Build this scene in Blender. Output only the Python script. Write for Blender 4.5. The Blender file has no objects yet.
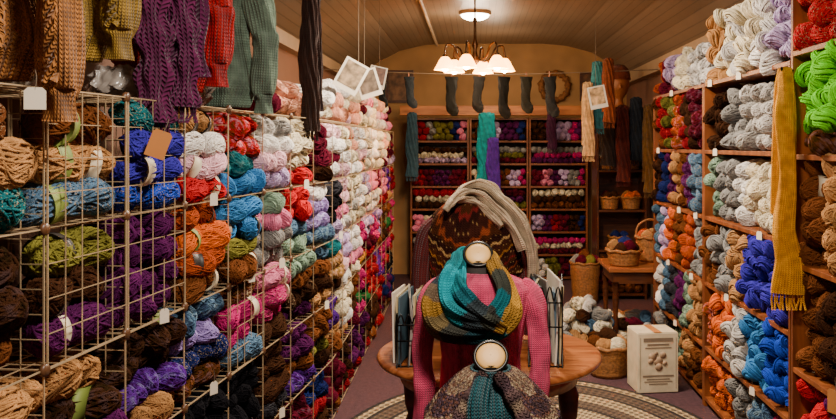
import bpy, math, random
import numpy as np
from mathutils import Vector, Matrix
random.seed(11)
R=random.Random(5)
COL=bpy.context.scene.collection
def lin(h,k=1.0):
    o=[]
    for i in (0,2,4):
        c=int(h[i:i+2],16)/255
        o.append((c/12.92 if c<=.04045 else ((c+.055)/1.055)**2.4)*k)
    return tuple(o)+(1.0,)
PAL={'brown':'6a3a18','dark brown':'3c2212','tan':'b8844e','cream':'efe0bd','white':'f6f0e8','grey':'8f8c88','light grey':'cac4bc','charcoal':'35343a',
'black':'17161a','red':'c80c1a','dark red':'8a0c1c','maroon':'5c0e26','rust':'a84414','orange':'e0640e','gold':'b07a24','mustard':'d08e0c','olive':'75702a',
'lime green':'74dd0c','green':'2a7038','teal':'12686e','turquoise':'1290a0','sky blue':'3a84c4','blue':'1a46bc','indigo':'3a2ea8','navy':'18245e',
'lavender':'a088cc','lilac':'cdb2de','purple':'562088','plum':'561850','magenta':'b81668','pink':'e87ea0','pale pink':'f4c0ca','peach':'f2ac8c','sage':'86a088','slate blue':'547490'}
# ------------------------------------------------------------------ materials
def nm(name):
    m=bpy.data.materials.new(name); m.use_nodes=True
    n=m.node_tree.nodes; l=m.node_tree.links
    return m,n,l,n['Principled BSDF']
def N(n,t,**k):
    x=n.new(t)
    for a,b in k.items():
        if a in x.bl_rna.properties.keys(): setattr(x,a,b)
        else: x.inputs[a.replace('_',' ')].default_value=b
    return x
def ramp(n,stops,const=False):
    r=n.new('ShaderNodeValToRGB'); cr=r.color_ramp
    if const: cr.interpolation='CONSTANT'
    cr.elements[0].position=stops[0][0]; cr.elements[0].color=stops[0][1]
    cr.elements[1].position=stops[-1][0]; cr.elements[1].color=stops[-1][1]
    for p,c in stops[1:-1]:
        e=cr.elements.new(p); e.color=c
    return r
def plain(name,hexc,rough=.6,metal=0,noise=.15,scale=8,bump=0,bscale=80,k=1,coat=0):
    m,n,l,b=nm(name)
    tc=N(n,'ShaderNodeTexCoord'); nz=N(n,'ShaderNodeTexNoise',Scale=scale); l.new(tc.outputs['Object'],nz.inputs['Vector'])
    c=lin(hexc,k); d=tuple(x*(1-noise) for x in c[:3])+(1,); e=tuple(min(1,x*(1+noise)) for x in c[:3])+(1,)
    r=ramp(n,[(.3,d),(.7,e)]); l.new(nz.outputs['Fac'],r.inputs[0]); l.new(r.outputs[0],b.inputs['Base Color'])
    b.inputs['Roughness'].default_value=rough; b.inputs['Metallic'].default_value=metal
    b.inputs['Coat Weight'].default_value=coat
    if bump:
        n2=N(n,'ShaderNodeTexNoise',Scale=bscale,Detail=4.0); l.new(tc.outputs['Object'],n2.inputs['Vector'])
        bp=N(n,'ShaderNodeBump',Strength=bump,Distance=.01); l.new(n2.outputs['Fac'],bp.inputs['Height']); l.new(bp.outputs[0],b.inputs['Normal'])
    return m
def wood(name,h1,h2,axis=(1,12,12),rough=.45,scale=3):
    m,n,l,b=nm(name)
    tc=N(n,'ShaderNodeTexCoord'); mp=N(n,'ShaderNodeMapping'); mp.inputs['Scale'].default_value=axis
    l.new(tc.outputs['Object'],mp.inputs[0]); nz=N(n,'ShaderNodeTexNoise',Scale=scale,Detail=6.0,Distortion=1.2); l.new(mp.outputs[0],nz.inputs['Vector'])
    r=ramp(n,[(.32,lin(h1)),(.68,lin(h2))]); l.new(nz.outputs['Fac'],r.inputs[0]); l.new(r.outputs[0],b.inputs['Base Color'])
    b.inputs['Roughness'].default_value=rough
    bp=N(n,'ShaderNodeBump',Strength=.15,Distance=.005); l.new(nz.outputs['Fac'],bp.inputs['Height']); l.new(bp.outputs[0],b.inputs['Normal'])
    return m
def M2(n,l,op,a,b=None):
    x=n.new('ShaderNodeMath'); x.operation=op
    for i,v in enumerate((a,b)):
        if v is None: continue
        if isinstance(v,(int,float)): x.inputs[i].default_value=v
        else: l.new(v,x.inputs[i])
    return x.outputs[0]
def stitch(n,l,b,cw,strength=1.0):
    """V-shaped knit stitches from the garment's UV (metres along, metres around)"""
    tc=N(n,'ShaderNodeTexCoord'); s=N(n,'ShaderNodeSeparateXYZ'); l.new(tc.outputs['UV'],s.inputs[0])
    v=M2(n,l,'FRACT',M2(n,l,'DIVIDE',s.outputs[1],cw)); a=M2(n,l,'ABSOLUTE',M2(n,l,'SUBTRACT',v,.5))
    colh=M2(n,l,'SINE',M2(n,l,'MULTIPLY',v,math.pi))
    ph=M2(n,l,'ADD',M2(n,l,'DIVIDE',s.outputs[0],cw*.75),M2(n,l,'MULTIPLY',a,1.3))
    row=M2(n,l,'ABSOLUTE',M2(n,l,'SINE',M2(n,l,'MULTIPLY',ph,math.pi)))
    h=M2(n,l,'MULTIPLY',M2(n,l,'POWER',colh,.6),M2(n,l,'ADD',M2(n,l,'MULTIPLY',row,.7),.3))
    bp=N(n,'ShaderNodeBump',Strength=strength,Distance=cw*.5); l.new(h,bp.inputs['Height']); l.new(bp.outputs[0],b.inputs['Normal'])
    return tc
def yarn(name,mode,attr=False,knit=0):
    m,n,l,b=nm(name)
    tc=N(n,'ShaderNodeTexCoord')
    if attr: s=N(n,'ShaderNodeAttribute'); s.attribute_name='col'; src=s.outputs['Color']
    else: s=N(n,'ShaderNodeObjectInfo'); src=s.outputs['Color']
    nz=N(n,'ShaderNodeTexNoise',Scale=30.0,Detail=3.0); l.new(tc.outputs['Object'],nz.inputs['Vector'])
    mr=N(n,'ShaderNodeMapRange'); mr.inputs[1].default_value=.3; mr.inputs[2].default_value=.7; mr.inputs[3].default_value=.7; mr.inputs[4].default_value=1.25
    l.new(nz.outputs['Fac'],mr.inputs[0])
    hs=N(n,'ShaderNodeHueSaturation'); l.new(src,hs.inputs['Color']); l.new(mr.outputs[0],hs.inputs['Value']); hs.inputs['Saturation'].default_value=.98
    out=hs.outputs[0]
    if mode=='variegated':
        h2=N(n,'ShaderNodeHueSaturation'); h2.inputs['Hue'].default_value=.53; h2.inputs['Value'].default_value=.45; l.new(src,h2.inputs['Color'])
        h3=N(n,'ShaderNodeHueSaturation'); h3.inputs['Hue'].default_value=.48; h3.inputs['Value'].default_value=1.3; h3.inputs['Saturation'].default_value=.65; l.new(src,h3.inputs['Color'])
        n2=N(n,'ShaderNodeTexNoise',Scale=34.0,Detail=2.0); l.new(tc.outputs['Object'],n2.inputs['Vector'])
        r1=ramp(n,[(.4,(0,0,0,1)),(.5,(1,1,1,1))]); l.new(n2.outputs['Fac'],r1.inputs[0])
        r2=ramp(n,[(.53,(0,0,0,1)),(.63,(1,1,1,1))]); l.new(n2.outputs['Fac'],r2.inputs[0])
        m1=N(n,'ShaderNodeMixRGB'); l.new(r1.outputs[0],m1.inputs[0]); l.new(h2.outputs[0],m1.inputs[1]); l.new(out,m1.inputs[2])
        m2=N(n,'ShaderNodeMixRGB'); l.new(r2.outputs[0],m2.inputs[0]); l.new(m1.outputs[0],m2.inputs[1]); l.new(h3.outputs[0],m2.inputs[2]); out=m2.outputs[0]
    if mode=='tweed':
        n2=N(n,'ShaderNodeTexNoise',Scale=150.0,Detail=1.0); l.new(tc.outputs['Object'],n2.inputs['Vector'])
        r2=ramp(n,[(.58,(0,0,0,1)),(.68,(.8,.8,.8,1))]); l.new(n2.outputs['Fac'],r2.inputs[0])
        m2=N(n,'ShaderNodeMixRGB'); l.new(r2.outputs[0],m2.inputs[0]); l.new(out,m2.inputs[1]); m2.inputs[2].default_value=lin('b09a78'); out=m2.outputs[0]
    l.new(out,b.inputs['Base Color']); b.inputs['Roughness'].default_value=1.0
    b.inputs['Sheen Weight'].default_value=.25; b.inputs['Sheen Roughness'].default_value=.6; l.new(src,b.inputs['Sheen Tint'])
    b.inputs['Specular IOR Level'].default_value=.05
    if knit: stitch(n,l,b,knit)
    else:
        w=N(n,'ShaderNodeTexNoise',Scale=330.0,Detail=4.0); l.new(tc.outputs['Object'],w.inputs['Vector'])
        bp=N(n,'ShaderNodeBump',Strength=1.0,Distance=.005); l.new(w.outputs['Fac'],bp.inputs['Height']); l.new(bp.outputs[0],b.inputs['Normal'])
    return m
YM={k:yarn('yarn_'+k,k) for k in ('solid','variegated','tweed')}
YA=yarn('yarn_pile','solid',attr=True)
KA=yarn('knit_striped','solid',attr=True,knit=.013)
def knit(name,key,cw=.012):
    m,n,l,b=nm(name); c=lin(PAL.get(key,key)); tc=stitch(n,l,b,cw)
    nz=N(n,'ShaderNodeTexNoise',Scale=25.0,Detail=4.0); l.new(tc.outputs['Object'],nz.inputs['Vector'])
    r=ramp(n,[(.3,tuple(x*.65 for x in c[:3])+(1,)),(.7,tuple(min(1,x*1.3) for x in c[:3])+(1,))]); l.new(nz.outputs['Fac'],r.inputs[0]); l.new(r.outputs[0],b.inputs['Base Color'])
    b.inputs['Roughness'].default_value=.95; b.inputs['Sheen Weight'].default_value=.1; b.inputs['Specular IOR Level'].default_value=.1
    return m
def emis(name,hexc,s):
    m,n,l,b=nm(name); b.inputs['Base Color'].default_value=lin(hexc); b.inputs['Emission Color'].default_value=lin(hexc); b.inputs['Emission Strength'].default_value=s
    return m
M_wire=plain('coated_wire','c4aa84',.4,.4)
M_wood=wood('shelf_wood','55260e','94501f',(3,3,.6))
M_woodd=wood('dark_wood','34180a','5e3016',(1,8,8),.35)
M_table=wood('table_wood','6e3416','b06a38',(1,9,9),.28)
M_white=plain('cream_trim','a08464',.5,noise=.08)
M_paper=plain('paper','e0d4be',.8,noise=.05)
M_kraft=plain('kraft_card','a8692e',.8,noise=.08)
M_black=plain('black_metal','141210',.35,.6)
M_brass=plain('aged_bronze','4a3018',.35,.8)
M_form=plain('mannequin_fabric','2a2420',.8,bump=.2,bscale=300)
M_capc=plain('cream_cap','d8a860',.5,noise=.06)
M_wicker=plain('wicker','8e5c2c',.6,noise=.4,scale=60,bump=.6,bscale=150)
M_line=plain('cord','6a5a48',.8)
# ------------------------------------------------------------------ geometry
class G:
    def __init__(s): s.v=[]; s.f=[]; s.c=[]; s.uv={}
    def add(s,V,F,C=None):
        o=len(s.v); s.v+= [tuple(p) for p in V]; s.f+=[tuple(i+o for i in f) for f in F]
        s.c+= (list(C) if C is not None else [(1,1,1,1)]*len(V)); return s
    def box(s,c,d,rz=0,rx=0):
        M=Matrix.Translation(c)@Matrix.Rotation(rz,4,'Z')@Matrix.Rotation(rx,4,'X')
        V=[M@Vector((x*d[0]/2,y*d[1]/2,z*d[2]/2)) for x in(-1,1) for y in(-1,1) for z in(-1,1)]
        return s.add(V,[(0,1,3,2),(4,6,7,5),(0,4,5,1),(2,3,7,6),(0,2,6,4),(1,5,7,3)])
    def grid(s,P,cu=False,cv=False,C=None,cap=False):
        nu=len(P); nv=len(P[0]); V=[p for r in P for p in r]; F=[]
        A=np.array(P,float); f0=len(s.f)
        cA=nv//4; U=np.concatenate([[0],np.cumsum(np.linalg.norm(np.diff(np.concatenate([A[:,cA],A[:1,cA]]),axis=0),axis=1))])
        B=np.concatenate([A,A[:,:1]],1); pr=np.linalg.norm(np.diff(B,axis=1),axis=2); k=int(pr[:,:nv if cv else nv-1].sum(1).argmax())
        Vv=np.concatenate([[0],np.cumsum(pr[k])])
        for i in range(nu if cu else nu-1):
            for j in range(nv if cv else nv-1):
                a=i; b=(i+1)%nu; c=j; d=(j+1)%nv
                s.uv[f0+len(F)]=((U[i],Vv[j]),(U[i+1],Vv[j]),(U[i+1],Vv[j+1]),(U[i],Vv[j+1]))
                F.append((a*nv+c,b*nv+c,b*nv+d,a*nv+d))
        if cap: F.append(tuple(range(nv))[::-1]); F.append(tuple((nu-1)*nv+j for j in range(nv)))
        return s.add(V,F,[c for r in C for c in r] if C else None)
    def lathe(s,prof,n=24,c=(0,0,0),cap=True,rib=0,rk=0):
        P=[[(c[0]+r*(1+rib*math.sin(rk*2*math.pi*j/n))*math.cos(2*math.pi*j/n),c[1]+r*(1+rib*math.sin(rk*2*math.pi*j/n))*math.sin(2*math.pi*j/n),c[2]+z) for j in range(n)] for r,z in prof]
        return s.grid(P,cv=True,cap=cap)
    def loft(s,secs,n=64,a0=0,a1=2*math.pi,rib=0,rk=0,colf=None,cap=False,pw=2.0,fold=0,fk=5):
        full=abs(a1-a0-2*math.pi)<1e-4; P=[];C=[]
        m=n if full else n+1
        for si,(cx,cy,z,rx,ry) in enumerate(secs):
            r=[];cc=[]
            for j in range(m):
                t=a0+(a1-a0)*j/n; k=1+rib*math.sin(rk*t); ky=k+fold*math.sin(fk*t+z*9)+fold*.6*math.sin((2*fk+1)*t-z*6); kx=k+fold*.25*math.sin(z*17+t)
                ct,st=math.cos(t),math.sin(t)
                x=math.copysign(abs(ct)**(2/pw),ct); y=math.copysign(abs(st)**(2/pw),st)
                r.append((cx+rx*kx*x,cy+ry*ky*y,z)); cc.append(colf(t,z,si) if colf else (1,1,1,1))
            P.append(r); C.append(cc)
        return s.grid(P,cv=full,C=C,cap=cap)
    def tube(s,pts,r=.01,n=8,closed=False,side=None,w=None,t=None,rib=0,rk=0,colf=None,res=0,lump=0,lk=0):
        pts=[Vector(p) for p in pts]
        rr=r if isinstance(r,(list,tuple)) else None
        ww=w if isinstance(w,(list,tuple)) else None
        if res:
            Q=[];L=len(pts);q=[];q2=[]
            rng=range(L if closed else L-1)
            for i in rng:
                g=lambda k:(pts[k%L] if closed else pts[max(0,min(L-1,k))])
                p0,p1,p2,p3=g(i-1),g(i),g(i+1),g(i+2)
                for k in range(res):
                    u=k/res; Q.append(.5*((2*p1)+(p2-p0)*u+(2*p0-5*p1+4*p2-p3)*u*u+(3*p1-p0-3*p2+p3)*u**3))
                    if rr: q.append(rr[i]*(1-u)+rr[(i+1)%L]*u)
                    if ww: q2.append(ww[i]*(1-u)+ww[(i+1)%L]*u)
            if not closed:
                Q.append(pts[-1])
                if rr: q.append(rr[-1])
                if ww: q2.append(ww[-1])
            pts=Q; rr=q if rr else None; ww=q2 if ww else None
        L=len(pts);P=[];C=[];prev=None
        for i,p in enumerate(pts):
            T=(pts[(i+1)%L]-pts[i-1]) if closed else (pts[min(L-1,i+1)]-pts[max(0,i-1)])
            T.normalize()
            if side is not None: S=Vector(side); S=(S-T*S.dot(T)).normalized()
            else:
                if prev is None: prev=Vector((0,0,1)) if abs(T.z)<.9 else Vector((1,0,0))
                S=(prev-T*prev.dot(T)).normalized(); prev=S
            B=T.cross(S); row=[];cc=[]
            a=(ww[i] if ww else w)/2 if w is not None else (rr[i] if rr else r)
            b=t/2 if t is not None else (rr[i] if rr else r)
            lm=1+lump*math.sin(lk*i)
            for j in range(n):
                th=2*math.pi*j/n; k=(1+rib*math.sin(rk*th+ (lk*i*.5 if lump else 0)))*lm
                row.append(tuple(p+S*(a*math.cos(th)*k)+B*(b*math.sin(th)*k))); cc.append(colf(i/L,th) if colf else (1,1,1,1))
            P.append(row);C.append(cc)
        return s.grid(P,cu=closed,cv=True,C=C,cap=not closed)
    def mesh(s,name,mat,smooth=True,col=False):
        me=bpy.data.meshes.new(name); me.from_pydata(s.v,[],s.f); me.materials.append(mat)
        if smooth: me.polygons.foreach_set('use_smooth',[True]*len(me.polygons))
        if s.uv and len(s.f)>200:
            L=[]
            for i,f in enumerate(s.f):
                u=s.uv.get(i)
                if u:
                    for q in u: L+= [q[0],q[1]]
                else: L+=[0,0]*len(f)
            me.uv_layers.new(name='stitches').data.foreach_set('uv',L)
        if col:
            a=me.color_attributes.new('col','FLOAT_COLOR','POINT'); a.data.foreach_set('color',np.array(s.c,dtype=np.float32).ravel())
        me.update(); return me
def ob(name,data,loc=(0,0,0),rot=(0,0,0),sc=(1,1,1),parent=None,label=None,cat=None,bevel=0,solid=0,color=None,**kw):
    o=bpy.data.objects.new(name,data); COL.objects.link(o); o.location=loc; o.rotation_euler=rot
    o.scale=sc if isinstance(sc,(tuple,list)) else (sc,)*3
    if parent: o.parent=parent
    if label: o['label']=label
    if cat: o['category']=cat
    if color: o.color=color
    for k,v in kw.items(): o[k]=v
    if bevel:
        b=o.modifiers.new('b','BEVEL'); b.width=bevel; b.segments=2; b.limit_method='ANGLE'
    if solid:
        b=o.modifiers.new('s','SOLIDIFY'); b.thickness=solid; b.offset=0
    return o
def boxo(name,c,d,mat,bevel=.004,**k):
    return ob(name,G().box((0,0,0),d).mesh(name,mat,smooth=False),loc=c,bevel=bevel,**k)
def st(o): o['kind']='structure'; return o
# ------------------------------------------------------------------ room
def plankmat(name,h,axis,period,rot=0):
    m,n,l,b=nm(name); tc=N(n,'ShaderNodeTexCoord'); sx=N(n,'ShaderNodeSeparateXYZ'); l.new(tc.outputs['Object'],sx.inputs[0])
    d=N(n,'ShaderNodeMath',operation='DIVIDE'); l.new(sx.outputs[axis],d.inputs[0]); d.inputs[1].default_value=period
    f=N(n,'ShaderNodeMath',operation='FRACT'); l.new(d.outputs[0],f.inputs[0])
    c=lin(h); r=ramp(n,[(0,tuple(x*.4 for x in c[:3])+(1,)),(.14,c),(1,c)]); l.new(f.outputs[0],r.inputs[0])
    nz=N(n,'ShaderNodeTexNoise',Scale=2.0,Detail=5.0); l.new(tc.outputs['Object'],nz.inputs['Vector'])
    mx=N(n,'ShaderNodeMixRGB',blend_type='MULTIPLY'); mx.inputs[0].default_value=.3; l.new(r.outputs[0],mx.inputs[1]); l.new(nz.outputs['Fac'],mx.inputs[2])
    l.new(mx.outputs[0],b.inputs['Base Color']); b.inputs['Roughness'].default_value=.4
    bp=N(n,'ShaderNodeBump',Strength=.5,Distance=.01); l.new(r.outputs[0],bp.inputs['Height']); l.new(bp.outputs[0],b.inputs['Normal'])
    return m
M_ceil=plankmat('ceiling_planks','86705a','X',.06)
M_wall=plain('wall_paint','7a5440',.8,noise=.12,scale=2)
M_wallb=plain('back_wall_paint','a07848',.8,noise=.25,scale=3)
M_floor=plain('carpet','4c2e34',.95,noise=.25,scale=40,bump=.6,bscale=400)
Y0,Y1=-1.5,9.6
def slab(name,c,d,m): return st(boxo(name,c,d,m,bevel=0))
slab('floor',(.2,(Y0+Y1)/2,-.05),(3.7,Y1-Y0,.1),M_floor)
slab('wall_left',(-1.5,(Y0+Y1)/2,1.4),(.1,Y1-Y0,2.8),M_wall)
slab('wall_right',(1.87,(Y0+Y1)/2,1.4),(.1,Y1-Y0,2.8),M_wall)
slab('wall_back',(.2,Y1+.05,1.4),(3.5,.1,2.8),M_wallb)
g=G(); prof=[(-1.45,2.34),(-1.2,2.52),(-.9,2.68),(-.6,2.75),(-.3,2.765),(.8,2.765),(1.1,2.74),(1.4,2.66),(1.62,2.53),(1.82,2.34),(1.82,2.95),(-1.45,2.95)]
g.grid([[(x,y,z) for x,z in prof] for y in (Y0,Y1)],cv=True,cap=True)
st(ob('ceiling',g.mesh('ceiling',M_ceil,smooth=False)))
for i,(x,z,w,h,m) in enumerate([(-1.41,2.32,.08,.1,M_white),(1.77,2.31,.1,.12,M_white)]):
    slab('trim_%d'%(i+1),(x,(Y0+Y1)/2,z),(w,Y1-Y0,h),m)
st(boxo('trim_3',(.25,9.1,1.94),(2.2,.12,.11),wood('header_wood','8a4a18','c07430',(.6,6,6))))
slab('baseboard_right',(1.81,(Y0+Y1)/2,.06),(.02,Y1-Y0,.12),M_white)
slab('baseboard_left',(-1.44,(Y0+Y1)/2,.06),(.02,Y1-Y0,.12),M_white)
ob('ceiling_pipe',G().tube([(-.45,2,2.735),(-.45,9.5,2.735)],.016,10).mesh('p',M_white),label='painted conduit pipe running along the plank ceiling',cat='pipe')
# ------------------------------------------------------------------ yarn templates
def tubes_np(paths,cent,r,K):
    Vs=[];Fs=[];o=0
    for p,nr in zip(paths,cent):
        S=len(p); T=np.roll(p,-1,0)-np.roll(p,1,0); T/=np.linalg.norm(T,axis=1)[:,None]
        n=nr-T*(nr*T).sum(1)[:,None]; n/=np.linalg.norm(n,axis=1)[:,None]+1e-9; b=np.cross(T,n)
        a=np.arange(K)*2*np.pi/K
        V=p[:,None,:]+r*(np.cos(a)[None,:,None]*n[:,None,:]+np.sin(a)[None,:,None]*b[:,None,:])
        i=np.arange(S)[:,None];j=np.arange(K)[None,:]
        F=np.stack([i*K+j,((i+1)%S)*K+j,((i+1)%S)*K+(j+1)%K,i*K+(j+1)%K],-1).reshape(-1,4)
        Vs.append(V.reshape(-1,3));Fs.append(F+o);o+=S*K
    return np.concatenate(Vs),np.concatenate(Fs)
def ell_np(a,b,c,nu=12,nv=16,rid=0,rk=0,pw=1.0):
    u=np.linspace(.06,np.pi-.06,nu)[:,None];v=(np.arange(nv)*2*np.pi/nv)[None,:]
    k=1+rid*np.sin(rk*u*1.0+3*v)
    x=np.cos(u)*np.ones_like(v); x=np.sign(x)*np.abs(x)**pw
    V=np.stack([a*x*k,b*np.sin(u)**pw*np.cos(v)*k,c*np.sin(u)**pw*np.sin(v)*k],-1).reshape(-1,3)
    i=np.arange(nu-1)[:,None];j=np.arange(nv)[None,:]
    F=np.stack([i*nv+j,(i+1)*nv+j,(i+1)*nv+(j+1)%nv,i*nv+(j+1)%nv],-1).reshape(-1,4)
    return V,F
def npmesh(name,V,F,mat,C=None):
    me=bpy.data.meshes.new(name); me.vertices.add(len(V)); me.vertices.foreach_set('co',V.astype(np.float32).ravel())
    me.loops.add(F.size); me.loops.foreach_set('vertex_index',F.astype(np.int32).ravel())
    me.polygons.add(len(F)); me.polygons.foreach_set('loop_start',np.arange(0,F.size,4,dtype=np.int32))
    me.polygons.foreach_set('use_smooth',np.ones(len(F),bool)); me.materials.append(mat)
    if C is not None:
        me.update(); a=me.color_attributes.new('col','FLOAT_COLOR','POINT'); a.data.foreach_set('color',C.astype(np.float32).ravel())
    me.update(calc_edges=True); me.validate(); return me
rs=np.random.RandomState(3)
def sag(V,amp=.006):
    p=rs.rand(3)*6; q=rs.rand(3)*6
    W=V.copy(); W+=amp*np.sin(V[:,[1,2,0]]*34+p)+amp*.4*np.sin(V[:,[2,0,1]]*70+q); W[:,2]+=rs.uniform(-1,1)*1.6*V[:,0]**2
    W[:,1]+=rs.uniform(-1,1)*1.6*V[:,0]**2
    return W
def wind(dims,loops,r,S,K,pw):
    ps=[];ns=[]
    for n,o,lay in loops:
        n=np.array(n,float);n/=np.linalg.norm(n); e=np.cross(n,[0.3,.5,.8]);e/=np.linalg.norm(e);f=np.cross(n,e)
        t=np.linspace(0,2*np.pi,S,endpoint=False)+rs.rand()*6
        d=o*n+math.sqrt(1-o*o)*(np.cos(t)[:,None]*e+np.sin(t)[:,None]*f)
        dd=d.copy(); dd[:,0]=np.sign(d[:,0])*np.abs(d[:,0])**pw
        w=lay*(1+.03*np.sin(2*t+rs.rand()*6)+.02*np.sin(5*t+rs.rand()*6))
        ps.append(dd*w[:,None]*np.array(dims)); ns.append(d/np.array(dims))
    V,F=tubes_np(ps,ns,r,K); E,H=ell_np(dims[0]*.88,dims[1]*.88,dims[2]*.88)
    V=sag(np.concatenate([V,E])); return V,np.concatenate([F,H+len(V)-len(E)])
def skein(nl=76,S=26,K=4,r=.0036):
    L=[]
    for i in range(nl):
        ph=(i//3)*2.39996+rs.randn()*.12; ti=(.25+.45*rs.rand())*(1 if (i//3)%2 else -1)
        L.append(((math.sin(ti),math.cos(ti)*math.cos(ph),math.cos(ti)*math.sin(ph)),rs.uniform(-.6,.6),rs.uniform(.9,1.05)))
    return wind((.086,.053,.051),L,r,S,K,.85)
def ball(ng=6,nk=12,S=24,K=4,r=.0034):
    L=[]
    for g_ in range(ng):
        n=rs.randn(3)
        for k in range(nk): L.append((n+rs.randn(3)*.1,-.78+1.56*k/(nk-1)+rs.uniform(-.04,.04),.88+.13*g_/ng+rs.uniform(-.02,.02)))
    return wind((.058,.054,.053),L,r,S,K,1)
def hank(S=56,K=4,nq=28,r=.0040,ni=10):
    ps=[];ns=[];t=np.linspace(0,2*np.pi,S,endpoint=False);tw=rs.uniform(2.2,3.6)
    th=tw*np.cos(t); Rr=.025*np.sign(np.sin(t))*np.abs(np.sin(t))**.5
    c=np.stack([.09*np.cos(t),Rr*np.cos(th),Rr*np.sin(th)],-1)
    T=np.roll(c,-1,0)-np.roll(c,1,0);T/=np.linalg.norm(T,axis=1)[:,None]
    p=np.stack([0*th,-np.sin(th),np.cos(th)],-1);p-=T*(p*T).sum(1)[:,None];p/=np.linalg.norm(p,axis=1)[:,None];b=np.cross(T,p)
    for q in range(nq):
        a=2*math.pi*q/nq+1.2*np.sin(t+rs.rand()*1.2); rho=.0255*(1+.1*rs.randn())
        o=np.cos(a)[:,None]*p+np.sin(a)[:,None]*b; ps.append(c+rho*o);ns.append(o)
    for q in range(ni):
        a=2*math.pi*q/ni; o=np.cos(a)*p+np.sin(a)*b; ps.append(c+.019*o);ns.append(o)
    V,F=tubes_np(ps,ns,r,K); return sag(V,.005),F
TM={}
for kd,fn,nv_ in (('yarn_skein',skein,5),('yarn_ball',ball,4),('yarn_hank',hank,4)):
    TM[kd]=[]
    for v in range(nv_):
        V,F=fn(); TM[kd].append({m:npmesh(kd+'_'+m,V,F,YM[m]) for m in YM})
LOW={};MID={'yarn_skein':[skein(30,14,3,.0062) for _ in range(4)],'yarn_ball':[ball(4,7,14,3,.006) for _ in range(4)],'yarn_hank':[hank(24,3,12,.007,3) for _ in range(4)]}
for kd,a_ in (('yarn_skein',(.092,.057,.055,14,16,.07,22,.8)),('yarn_ball',(.06,.057,.057,12,16,.07,20,1)),('yarn_hank',(.095,.054,.046,16,12,.13,9,.8))):
    V,F=ell_np(*a_); LOW[kd]=[(sag(V,.007),F) for _ in range(4)]
ITEMS=[]
def Y(kind,p,color,mode='solid',rz=0,ry=0,rx=0,sc=1,where='on a shelf',group='yarn',sx=1):
    ITEMS.append(dict(kind=kind,p=p,c=color,m=mode,rz=rz,ry=ry,rx=rx,sc=sc,where=where,group=group,sx=sx))
def mode_for(c):
    return R.choices(['solid','variegated','tweed'],[.66,.2,.14])[0]
MODE={}
def fillbin(o,a,d,W,H,cols,kind,r,axis,where,group,layers=None,bylayer=None,modes=None,jit=1.0):
    o=Vector(o);a=Vector(a);d=Vector(d); L=r*1.75
    ang=math.atan2(d.y,d.x) if axis=='in' else math.atan2(a.y,a.x)
    step=1.88*r if (axis=='in' or kind=='yarn_ball') else 1.8*L
    lf=1.45 if kind=='yarn_hank' else 1.7
    hl=L if kind!='yarn_ball' else r*1.05
    n=max(1,round(W/step-.12)); step=W/n; nl=layers or max(1,int((H-2*r)/(lf*r)+.25)+1)
    sc=r/.0535
    if bylayer is None: bylayer=len(cols)<=3 and W<.5
    for li in range(nl):
        k=n if li%2==0 or axis!='in' or W<.5 else n-1
        for i in range(k):
            u=step*(i+.5)+(step/2 if (li%2 and axis=='in' and W>=.5) else 0)+R.uniform(-.18,.18)*r
            inn=(hl if axis=='in' or kind=='yarn_ball' else r)+R.uniform(-.03,.04)
            p=o+a*u+d*inn+Vector((0,0,r+li*lf*r+R.uniform(-.006,.006)))
            if bylayer: c=cols[int((nl-1-li)*len(cols)/nl)%len(cols)]
            else: c=cols[int(i/max(1,k)*len(cols))%len(cols)]
            m=modes or (MODE.setdefault((group,c,round(o.y,1),round(o.z,1)),mode_for(c)))
            Y(kind,p,c,m,rz=ang+R.gauss(0,.22)*jit,ry=R.gauss(0,.14)*jit,rx=R.uniform(0,6.28) ,sc=sc*R.uniform(.9,1.14),where=where,group=group)
# ------------------------------------------------------------------ left wire cubes
CW=.37;CH=.335;NC=18
def fx(y): return -1.05+(y-1.6)*.0862 if y<4.5 else -.8-(y-4.5)*.01
def wirepanel(w,h,plane,r=.0011,sp=.06):
    g=G(); nw=max(1,round(w/sp)); nh=max(1,round(h/sp))
    for i in range(nw+1):
        t=w*i/nw; k=r*(1.6 if i in(0,nw) else 1)
        g.box({'xz':(-t,0,h/2),'yz':(0,t,h/2),'xy':(-t,h/2,0)}[plane],{'xz':(2*k,2*k,h),'yz':(2*k,2*k,h),'xy':(2*k,h,2*k)}[plane])
    for i in range(nh+1):
        t=h*i/nh; k=r*(1.6 if i in(0,nh) else 1)
        g.box({'xz':(-w/2,0,t),'yz':(0,w/2,t),'xy':(-w/2,t,0)}[plane],{'xz':(w,2*k,2*k),'yz':(2*k,w,2*k),'xy':(w,2*k,2*k)}[plane])
    return g.mesh('grid_'+plane,M_wire,smooth=False)
HT=CH*5
P_side=wirepanel(.35,HT,'xz'); P_shelf=wirepanel(.35,CW,'xy'); P_front=wirepanel(CW-.01,CH,'yz',sp=.075); P_back=wirepanel(CW-.01,HT,'yz',sp=.12)
P_conn=G().lathe([(.0,-.006),(.014,-.006),(.016,0),(.014,.006),(0,.006)],14).mesh('connector',plain('brown_plastic','5a3a22',.4))
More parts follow.
